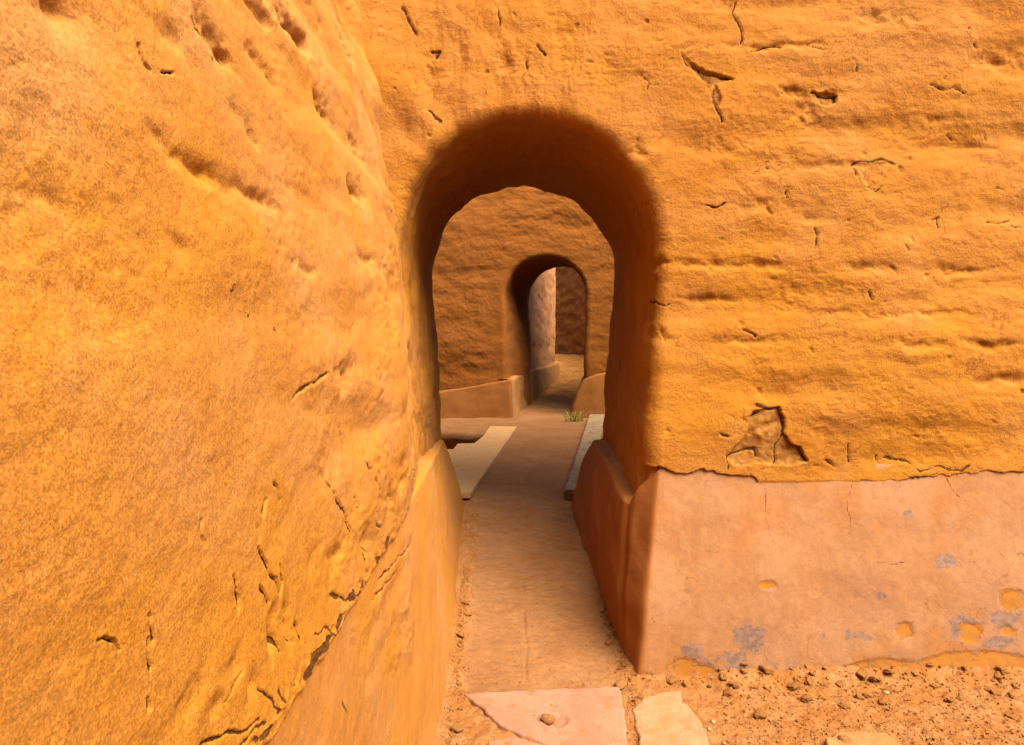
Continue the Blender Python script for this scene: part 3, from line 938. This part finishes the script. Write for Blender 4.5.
# =================================================================== CURVED WALL AND LAST WALL
def ribbon_wall(name, pts, z0, z1, thick, step, mat, label, disp, zstep=.02, zvis=3.2):
    K = np.array(pts, float)
    L = np.hypot(*np.diff(K, axis=0).T)
    s = np.concatenate([[0], np.cumsum(L)])
    k = int(s[-1] / step)
    t = np.linspace(0, s[-1], k)
    x, y = np.interp(t, s, K[:, 0]), np.interp(t, s, K[:, 1])
    for _ in range(int(.25 / step) * 3):
        x[1:-1] = x[1:-1] * .5 + (x[:-2] + x[2:]) * .25
        y[1:-1] = y[1:-1] * .5 + (y[:-2] + y[2:]) * .25
    tx, ty = np.gradient(x), np.gradient(y)
    l = np.hypot(tx, ty)
    nx, ny = ty / l, -tx / l                       # right-hand side of the path = visible face
    z = np.concatenate([np.arange(z0, zvis, zstep), np.linspace(zvis, z1, 12)])
    Pq = np.stack([x[:, None] + 0 * z, y[:, None] + 0 * z, z[None, :] + 0 * x[:, None]], -1)
    Nn = np.stack([nx, ny, 0 * nx], -1)[:, None, :]
    Pq = Pq + Nn * disp(Pq.astype(np.float32))[..., None]
    back = Pq[:, -1:] * 1
    b1 = back - Nn * thick
    b2 = b1.copy()
    b2[..., 2] = z0
    Pq = np.concatenate([Pq, b1, b2], 1)
    return link(name, grid_mesh(name, Pq), mat, label=label, cat="wall")


drum_pts = [(-.9, 9.42), (.20, 9.42), (.27, 9.75), (.46, 10.5), (.63, 11.3), (.765, 12.0), (.79, 12.6), (.74, 13.3), (.5, 14.2), (0, 15), (-1, 15.6)]
drum = ribbon_wall("curved_wall", drum_pts[1:], .3, 3.4, .5, .025, M_drum, "pale curved mud wall seen through the second arch, catching daylight",
                   lambda P: relief(P, .014, 4.5, .02, .008, .003, 1.4, 300) * 1.0)
path = [(x + .03, y, float(ground_h(0, y)), x - .0, y, .872 + .033 * min(1, (y - 8.13) / 1.6)) for x, y in [(-.16, 8.235), (-.034, 8.245), (.055, 8.75), (.20, 9.4), (.28, 9.75), (.46, 10.5), (.62, 11.3), (.755, 12.0), (.80, 12.6), (.75, 13.3), (.53, 14.2)]]
path = [(a + .05, b, c, d + .05, e, f) for a, b, c, d, e, f in path]
for sd_ in (1, -1):
    Pp, inn = plinth_grid(path, [.02] + [.03] * 9, 24, None, smooth=6, side=sd_, inset=.25, roundr=.03, bulge=.0)
    if inn[Pp.shape[0] // 2, 0] < 0:
        break
N = grid_normals(Pp)
N = N if N[Pp.shape[0] // 2, 12, 0] > 0 else -N
Pd = Pp + N * (fbm(Pp.astype(np.float32), 3, 3, 3) * .014)[..., None]
link("plinth", grid_mesh("plinth", Pd), M_plinth_d, parent=drum)


def deep_disp(P):
    q = pn(P, (2.5, 2.5, 5.5), 5)
    return .03 * (q - .5 * np.abs(q)) + fbm(P, (3.5, 3.5, 6), 3, 8) * .022 + fbm(P, 1, 2, 9) * .05


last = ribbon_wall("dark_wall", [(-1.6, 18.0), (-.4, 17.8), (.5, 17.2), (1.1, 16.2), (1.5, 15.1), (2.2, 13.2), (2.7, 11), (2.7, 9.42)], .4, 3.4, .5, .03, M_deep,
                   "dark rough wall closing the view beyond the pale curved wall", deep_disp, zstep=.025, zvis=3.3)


for pts, lab in (([(-4.6, 4.13), (-4.75, 6), (-4.6, 8.15)], "unseen brown mud wall added on the left to shade the court"),
                 ([(4.7, 8.15), (4.85, 6), (4.7, 4.13)], "unseen brown mud wall added on the right to shade the court")):
    ribbon_wall("court_shade_wall", pts, .2, 4.8, .4, .06, M_back, lab, lambda P: relief(P, .02, 5, .03, .012, .003, 1.3, 400), zstep=.06, zvis=4.7)  # unseen side walls, added to cut the sky light in the court

ribbon_wall("rear_shade_wall", [(6, -3.7), (0, -3.6), (-5, -3.7)], -.1, 6.4, .5, .06, M_back, "unseen brown mud wall added behind the viewer to shade the passage", lambda P: relief(P, .02, 5, .03, .012, .003, 1.3, 500), zstep=.06, zvis=6.3)  # added out of view to block low sky light from the passage

# =================================================================== SLABS, BOARD, KERB
def slab(name, outline, z_top, thick, mat, rough=.004, wob=.006, edge=.008, nb=240, nr=34, seed=0, extra=None, tilt=None, **tags):
    K = np.array(outline + [outline[0]], float)
    L = np.hypot(*np.diff(K, axis=0).T)
    s = np.concatenate([[0], np.cumsum(L)])
    t = np.linspace(0, s[-1], nb, endpoint=False)
    b = np.stack([np.interp(t, s, K[:, 0]), np.interp(t, s, K[:, 1])], -1)
    nz = xyz(b[:, 0], b[:, 1], 0 * b[:, 0] + seed)
    b = b + wob * np.stack([fbm(nz, 18, 3, 1), fbm(nz, 18, 3, 9)], -1)
    c = b.mean(0)
    rings = []
    for k in range(nr):
        f = (k / (nr - 1)) ** .8
        f = max(f, .002)
        p = c + (b - c) * f
        rings.append(np.stack([p[:, 0], p[:, 1], np.full(nb, z_top)], -1))
    for a in (.5, 1.0):
        g = b + (b - c) / (np.linalg.norm(b - c, axis=1, keepdims=True) + 1e-9) * edge * math.sin(a * math.pi / 2)
        rings.append(np.stack([g[:, 0], g[:, 1], np.full(nb, z_top - edge * (1 - math.cos(a * math.pi / 2)) - .0005)], -1))
    g2 = rings[-1].copy()
    g2[:, 2] = z_top - thick
    rings.append(g2)
    P = np.stack(rings, 0)
    P = np.concatenate([P, P[:, :1]], 1)
    Pf = P.astype(np.float32)
    Pf[..., 2] = seed
    h = (fbm(Pf, 5, 2, 3) * rough + fbm(Pf, 24, 3, 4) * rough * .4)
    if extra is not None:
        h = h + extra(P)
    h[-1] = 0
    P[..., 2] += h
    if tilt:
        P[..., 2] += tilt(P[..., 0], P[..., 1])
    P[:, -1] = P[:, 0]
    return link(name, grid_mesh(name, P), mat, **tags)


BX, BY = gp(548, 717, .03)
RX, RY = gp(556, 716, .03)
KX, KY = gp(553, 700, .03)


def bowl(P):
    d = np.hypot(P[..., 0] - RX, P[..., 1] - RY)
    d2 = np.hypot((P[..., 0] - KX) / .6, (P[..., 1] - KY))
    return -.006 * (1 - sstep(.035, .05, d)) + .003 * np.exp(-((d - .052) / .008) ** 2) - .004 * (1 - sstep(.012, .03, d2))


flags = "flagstones set in the dirt at the foot of the arch"
slab("paving_stone", [gp(*q, .014) for q in [(464, 694), (540, 690), (618, 687), (623, 715), (628, 775), (580, 762), (553, 745), (530, 736), (500, 724), (484, 708)]], .015, .06, M_flag, rough=.003, extra=bowl, seed=1,
     label="pinkish-grey flagstone with a round pebble in its hollow, centred under the arch", cat="paving stone", group=flags)
slab("paving_stone", [gp(*q, .022) for q in [(634, 708), (644, 696), (662, 691), (681, 689), (682, 701), (698, 716), (712, 752), (704, 775), (648, 775), (640, 735)]], .016, .06, M_flag2, rough=.005, seed=2,
     label="cream flagstone with jagged edges, right of the pinkish one across a dirt gap", cat="paving stone", group=flags)
slab("paving_stone", [gp(*q, .018) for q in [(490, 741), (512, 735), (545, 745), (565, 758), (570, 790), (480, 790)]], .016, .05, M_flag, rough=.005, seed=3,
     label="sunken pinkish flagstone half buried at the bottom edge, left of the pebble", cat="paving stone", group=flags)
slab("paving_stone", [gp(*q, .03) for q in [(828, 738), (845, 731), (885, 733), (903, 745), (900, 770), (830, 770)]], .03, .05, M_flag3, rough=.006, seed=4,
     label="reddish flat stone showing through the rubble below the salmon plinth", cat="paving stone", group=flags)

# thin tan board beside the channel (L-shaped outline), lying on the clay
zbd = .432
bd = [gp(*q, zbd) for q in [(517, 426.5), (470.5, 493), (360, 493), (330, 449), (453, 449), (457.5, 443.5), (474, 443), (483, 436), (490, 426)]]
import bmesh


def prism(name, pts, z0, z1, mat, bev=.004, **tags):
    bm = bmesh.new()
    vs_ = [bm.verts.new((x, y, z0)) for x, y in pts]
    f = bm.faces.new(vs_)
    r = bmesh.ops.extrude_face_region(bm, geom=[f])
    for v in r['geom']:
        if isinstance(v, bmesh.types.BMVert):
            v.co.z = z1
    bmesh.ops.recalc_face_normals(bm, faces=bm.faces)
    bmesh.ops.bevel(bm, geom=list(bm.edges), offset=bev, segments=2, affect='EDGES', clamp_overlap=True)
    me = bpy.data.meshes.new(name)
    bm.to_mesh(me)
    bm.free()
    return link(name, me, mat, **tags)


prism("board", bd, zbd - .035, zbd, M_board, .004, label="flat tan L-shaped board lying on the clay beside the sunken channel", cat="board")

# long grey kerb stone on the right of the court
k0, k1 = (.325, 4.22), (.905, 7.98)
dxk, dyk = k1[0] - k0[0], k1[1] - k0[1]
lk = math.hypot(dxk, dyk)
ux, uy = dxk / lk, dyk / lk
nu_, na = 200, 44
prof = [(0, -.12), (0, .0)] + [(0.000, .04)] + [(.012 * (1 - math.cos(a)), .048 + .012 * math.sin(a)) for a in np.linspace(0, math.pi / 2, 5)]
prof += [(.012 + .15 * k / 12, .060) for k in range(1, 12)]
prof += [(.175 - .012 * (1 - math.sin(a)), .048 + .012 * math.cos(a)) for a in np.linspace(0, math.pi / 2, 5)] + [(.175, 0), (.175, -.12)]
prof = np.array(prof)
ss = np.linspace(0, lk, nu_)
gzk = ground_h(0, k0[1] + uy * ss)
wdt = 1.0
Pk = np.stack([k0[0] + ux * ss[:, None] + uy * prof[None, :, 0] * wdt, k0[1] + uy * ss[:, None] - ux * prof[None, :, 0], gzk[:, None] + prof[None, :, 1]], -1)
Nk = grid_normals(Pk)
Nk = Nk if Nk[100, 12, 2] > 0 else -Nk
Pk = Pk + Nk * (fbm(Pk.astype(np.float32), 6, 4, 5) * .007)[..., None]
cap0 = Pk[:1].copy()
cap0c = np.repeat(Pk[:1].mean(1, keepdims=True), Pk.shape[1], 1)
cap1c = np.repeat(Pk[-1:].mean(1, keepdims=True), Pk.shape[1], 1)
Pk = np.concatenate([cap0c, cap0, Pk, Pk[-1:], cap1c], 0)
link("kerb_stone", grid_mesh("kerb_stone", Pk), M_kerb, label="long mottled grey stone kerb lying along the right side of the path behind the arch", cat="kerb stone")

# =================================================================== PEBBLES AND CLODS
R = random.Random(11)


def rock_mesh(name, seed, mat, sub=2, flat=.7, ang=.35):
    bm = bmesh.new()
    bmesh.ops.create_icosphere(bm, subdivisions=sub, radius=1.0)
    V = np.array([v.co[:] for v in bm.verts], np.float32)
    r = 1 + ang * fbm(V, 1.1, 2, seed * 3.7) + .12 * pn(V, 4, seed)
    V = V * r[:, None]
    V = np.clip(V, -.95, .85)
    V[:, 2] *= flat
    for v, q in zip(bm.verts, V):
        v.co = q
    for f in bm.faces:
        f.smooth = True
    me = bpy.data.meshes.new(name)
    bm.to_mesh(me)
    bm.free()
    me.materials.append(mat)
    return me


clods = [rock_mesh("earth_clod", i, M_clod, 3, .6, .7) for i in range(7)]
pebs = [rock_mesh("pebble", 20 + i, M_clod2, 3, .7, .35) for i in range(4)]
pales = [rock_mesh("white_pebble", 30 + i, M_pale, 2, .6, .5) for i in range(3)]
# nearest-grid ground height
def gz(x, y):
    i = int(np.clip(np.searchsorted(gx, x), 1, len(gx) - 1))
    j = int(np.clip(np.searchsorted(gy, y), 1, len(gy) - 1))
    return float(Z[i, j])


def rock(me, x, y, s, name, label, cat, group=None, sink=.25, z=None, squash=1.0):
    o = bpy.data.objects.new(name, me)
    COL.objects.link(o)
    o.location = (x, y, (gz(x, y) if z is None else z) + s * (.5 - sink))
    o.rotation_euler = (R.uniform(-.4, .4), R.uniform(-.4, .4), R.uniform(0, 6.28))
    o.scale = (s * R.uniform(.8, 1.25), s * R.uniform(.7, 1.1), s * R.uniform(.6, 1) * squash)
    o['label'] = label
    o['category'] = cat
    if group:
        o['group'] = group
    return o


rock(pebs[0], BX, BY, .026, "pebble", "round brown pebble sitting in the hollow of the pinkish flagstone", "pebble", z=.013, sink=.1)
rock(pebs[1], *gp(621, 682, .02), .028, "pebble", "brown fist-like stone at the corner where right plinth meets the passage floor", "pebble", sink=.2)
rock(pebs[2], *gp(848, 734, .05), .033, "pebble", "lumpy pinkish stone on the rubble beside the reddish flat stone", "pebble", sink=.1)
rock(pebs[3], *gp(457, 728, .02), .026, "pebble", "rounded tan stone among the clods at the foot of the side wall", "pebble", sink=.2)
for (px, py, s, what) in [(673, 677, .014, "pale chip of stone lying where the salmon plinth meets the dirt above the cream flagstone"), (713, 716, .012, "cream pebble just right of the cream flagstone's upper corner"), (709, 724, .010, "tiny cream pebble right of the cream flagstone, the lower of a close pair"),
                          (724, 738, .010, "tiny white pebble on the dirt right of the cream flagstone near the bottom edge"), (548, 690, .006, "tiny white pebble on the joint between clay floor and pinkish flagstone"), (886, 690, .013, "pale stone chip in the rubble heap along the salmon plinth")]:
    rock(pales[R.randrange(3)], *gp(px, py, .03), s, "white_pebble", what, "pebble", z=None, sink=.1)
G1 = "loose earth clods heaped along the foot of the salmon plinth"
L1 = "orange-brown clod of earth in the rubble below the salmon plinth"
for i in range(130):
    px = R.uniform(700, 1023) if R.random() < .85 else R.uniform(650, 720)
    py = 672 + abs(R.gauss(0, 1)) * 20
    if px < 722 and py > 684:
        continue
    x, y = gp(px, min(py, 742), .03)
    s = .0055 + .022 * R.random() ** 3.2
    rock(clods[R.randrange(7)], x, y, s, "earth_clod", L1, "clod", G1)
G2 = "loose earth clods along the foot of the side wall"
L2 = "brown clod of earth on the dirt strip at the side wall's foot"
for i in range(46):
    t = R.random() ** .8
    y = 3.35 - 1.15 * t
    x = -.235 + abs(R.gauss(0, 1)) * (.012 + .035 * t)
    if x > -.02:
        continue
    rock(clods[R.randrange(7)], x, y, .006 + .013 * R.random() ** 2, "earth_clod", L2, "clod", G2)
G3 = "loose earth clods at the passage side of the salmon plinth's corner"
L3 = "small earth clod between the passage floor and the foot of the right jamb"
for i in range(26):
    y = R.uniform(2.55, 3.25)
    x = .47 - .03 * max(0, y - 2.8) - abs(R.gauss(0, 1)) * .025 if y > 2.75 else R.uniform(.44, .50)
    rock(clods[R.randrange(7)], x, y, .005 + .011 * R.random() ** 2, "earth_clod", L3, "clod", G3)

# crumbs nobody could count
rg = np.random.RandomState(5)
tet = np.array([[1, 1, 1], [1, -1, -1], [-1, 1, -1], [-1, -1, 1]], np.float32)
tf = np.array([[0, 1, 2], [0, 3, 1], [0, 2, 3], [1, 3, 2]])
vs_l, fs_l = [], []
cnt = 0


def crumb(x, y, s):
    global cnt
    M = rg.normal(size=(3, 3))
    q, _ = np.linalg.qr(M)
    v = (tet * s * rg.uniform(.5, 1, 3)) @ q.T + np.array([x, y, gz(x, y) + s * .35])
    vs_l.append(v)
    fs_l.append(tf + cnt * 4)
    cnt += 1


for i in range(2600):
    px, py = rg.uniform(640, 1024), 664 + rg.rand() ** .9 * 82
    if px < 712 + (py - 690) * .3 and py > 684:
        continue
    x, y = gp(px, py, .03)
    crumb(x, y, .002 + .004 * rg.rand() ** 2)
for i in range(900):
    y = 3.5 - 1.35 * rg.rand()
    x = -.25 + abs(rg.normal()) * (.02 + .05 * max(0, 2.9 - y))
    crumb(x, y, .0018 + .0035 * rg.rand() ** 2)
for i in range(500):
    y = rg.uniform(2.25, 3.5)
    x = .48 - .03 * max(0, y - 2.8) - abs(rg.normal()) * .03
    crumb(x, y, .0018 + .003 * rg.rand() ** 2)
for i in range(1300):
    crumb(float(np.clip(.12 + .2 * rg.normal() + .12 * (1 if i % 2 else -1), -.22, .46)), 2.72 + 3.2 * rg.rand() ** 1.6, .0015 + .002 * rg.rand() ** 2)
link("dirt_crumbs", raw_mesh("dirt_crumbs", np.concatenate(vs_l), np.concatenate(fs_l), smooth=False), M_clod, kind="stuff", label="scattered crumbs of dry orange earth", cat="dirt")

# =================================================================== GRASS TUFT
bm = bmesh.new()
tx_, ty_ = gp(574, 421, .42)
for i in range(80):
    a = R.uniform(0, 6.28)
    r0 = R.uniform(0, .075)
    bx, by = tx_ + r0 * math.cos(a) * 1.3, ty_ + r0 * math.sin(a) * .6 - .05
    ln, lean, wd = R.uniform(.07, .17), R.uniform(.03, .12), R.uniform(.003, .006)
    b0 = R.uniform(0, 6.28)
    prev = None
    for k in range(5):
        f = k / 4
        x, y, z = bx + lean * f * f * math.cos(a), by + lean * f * f * math.sin(a), .40 + .02 + ln * f * (1 - .25 * f)
        w_ = wd * (1 - f) + .0004
        p1 = bm.verts.new((x - w_ * math.sin(b0), y + w_ * math.cos(b0), z))
        p2 = bm.verts.new((x + w_ * math.sin(b0), y - w_ * math.cos(b0), z))
        if prev:
            bm.faces.new((prev[0], prev[1], p2, p1))
        prev = (p1, p2)
me = bpy.data.meshes.new("grass_tuft")
bm.to_mesh(me)
bm.free()
link("grass_tuft", me, M_grass, label="little green grass tuft at the foot of the second arch's right side", cat="plant")
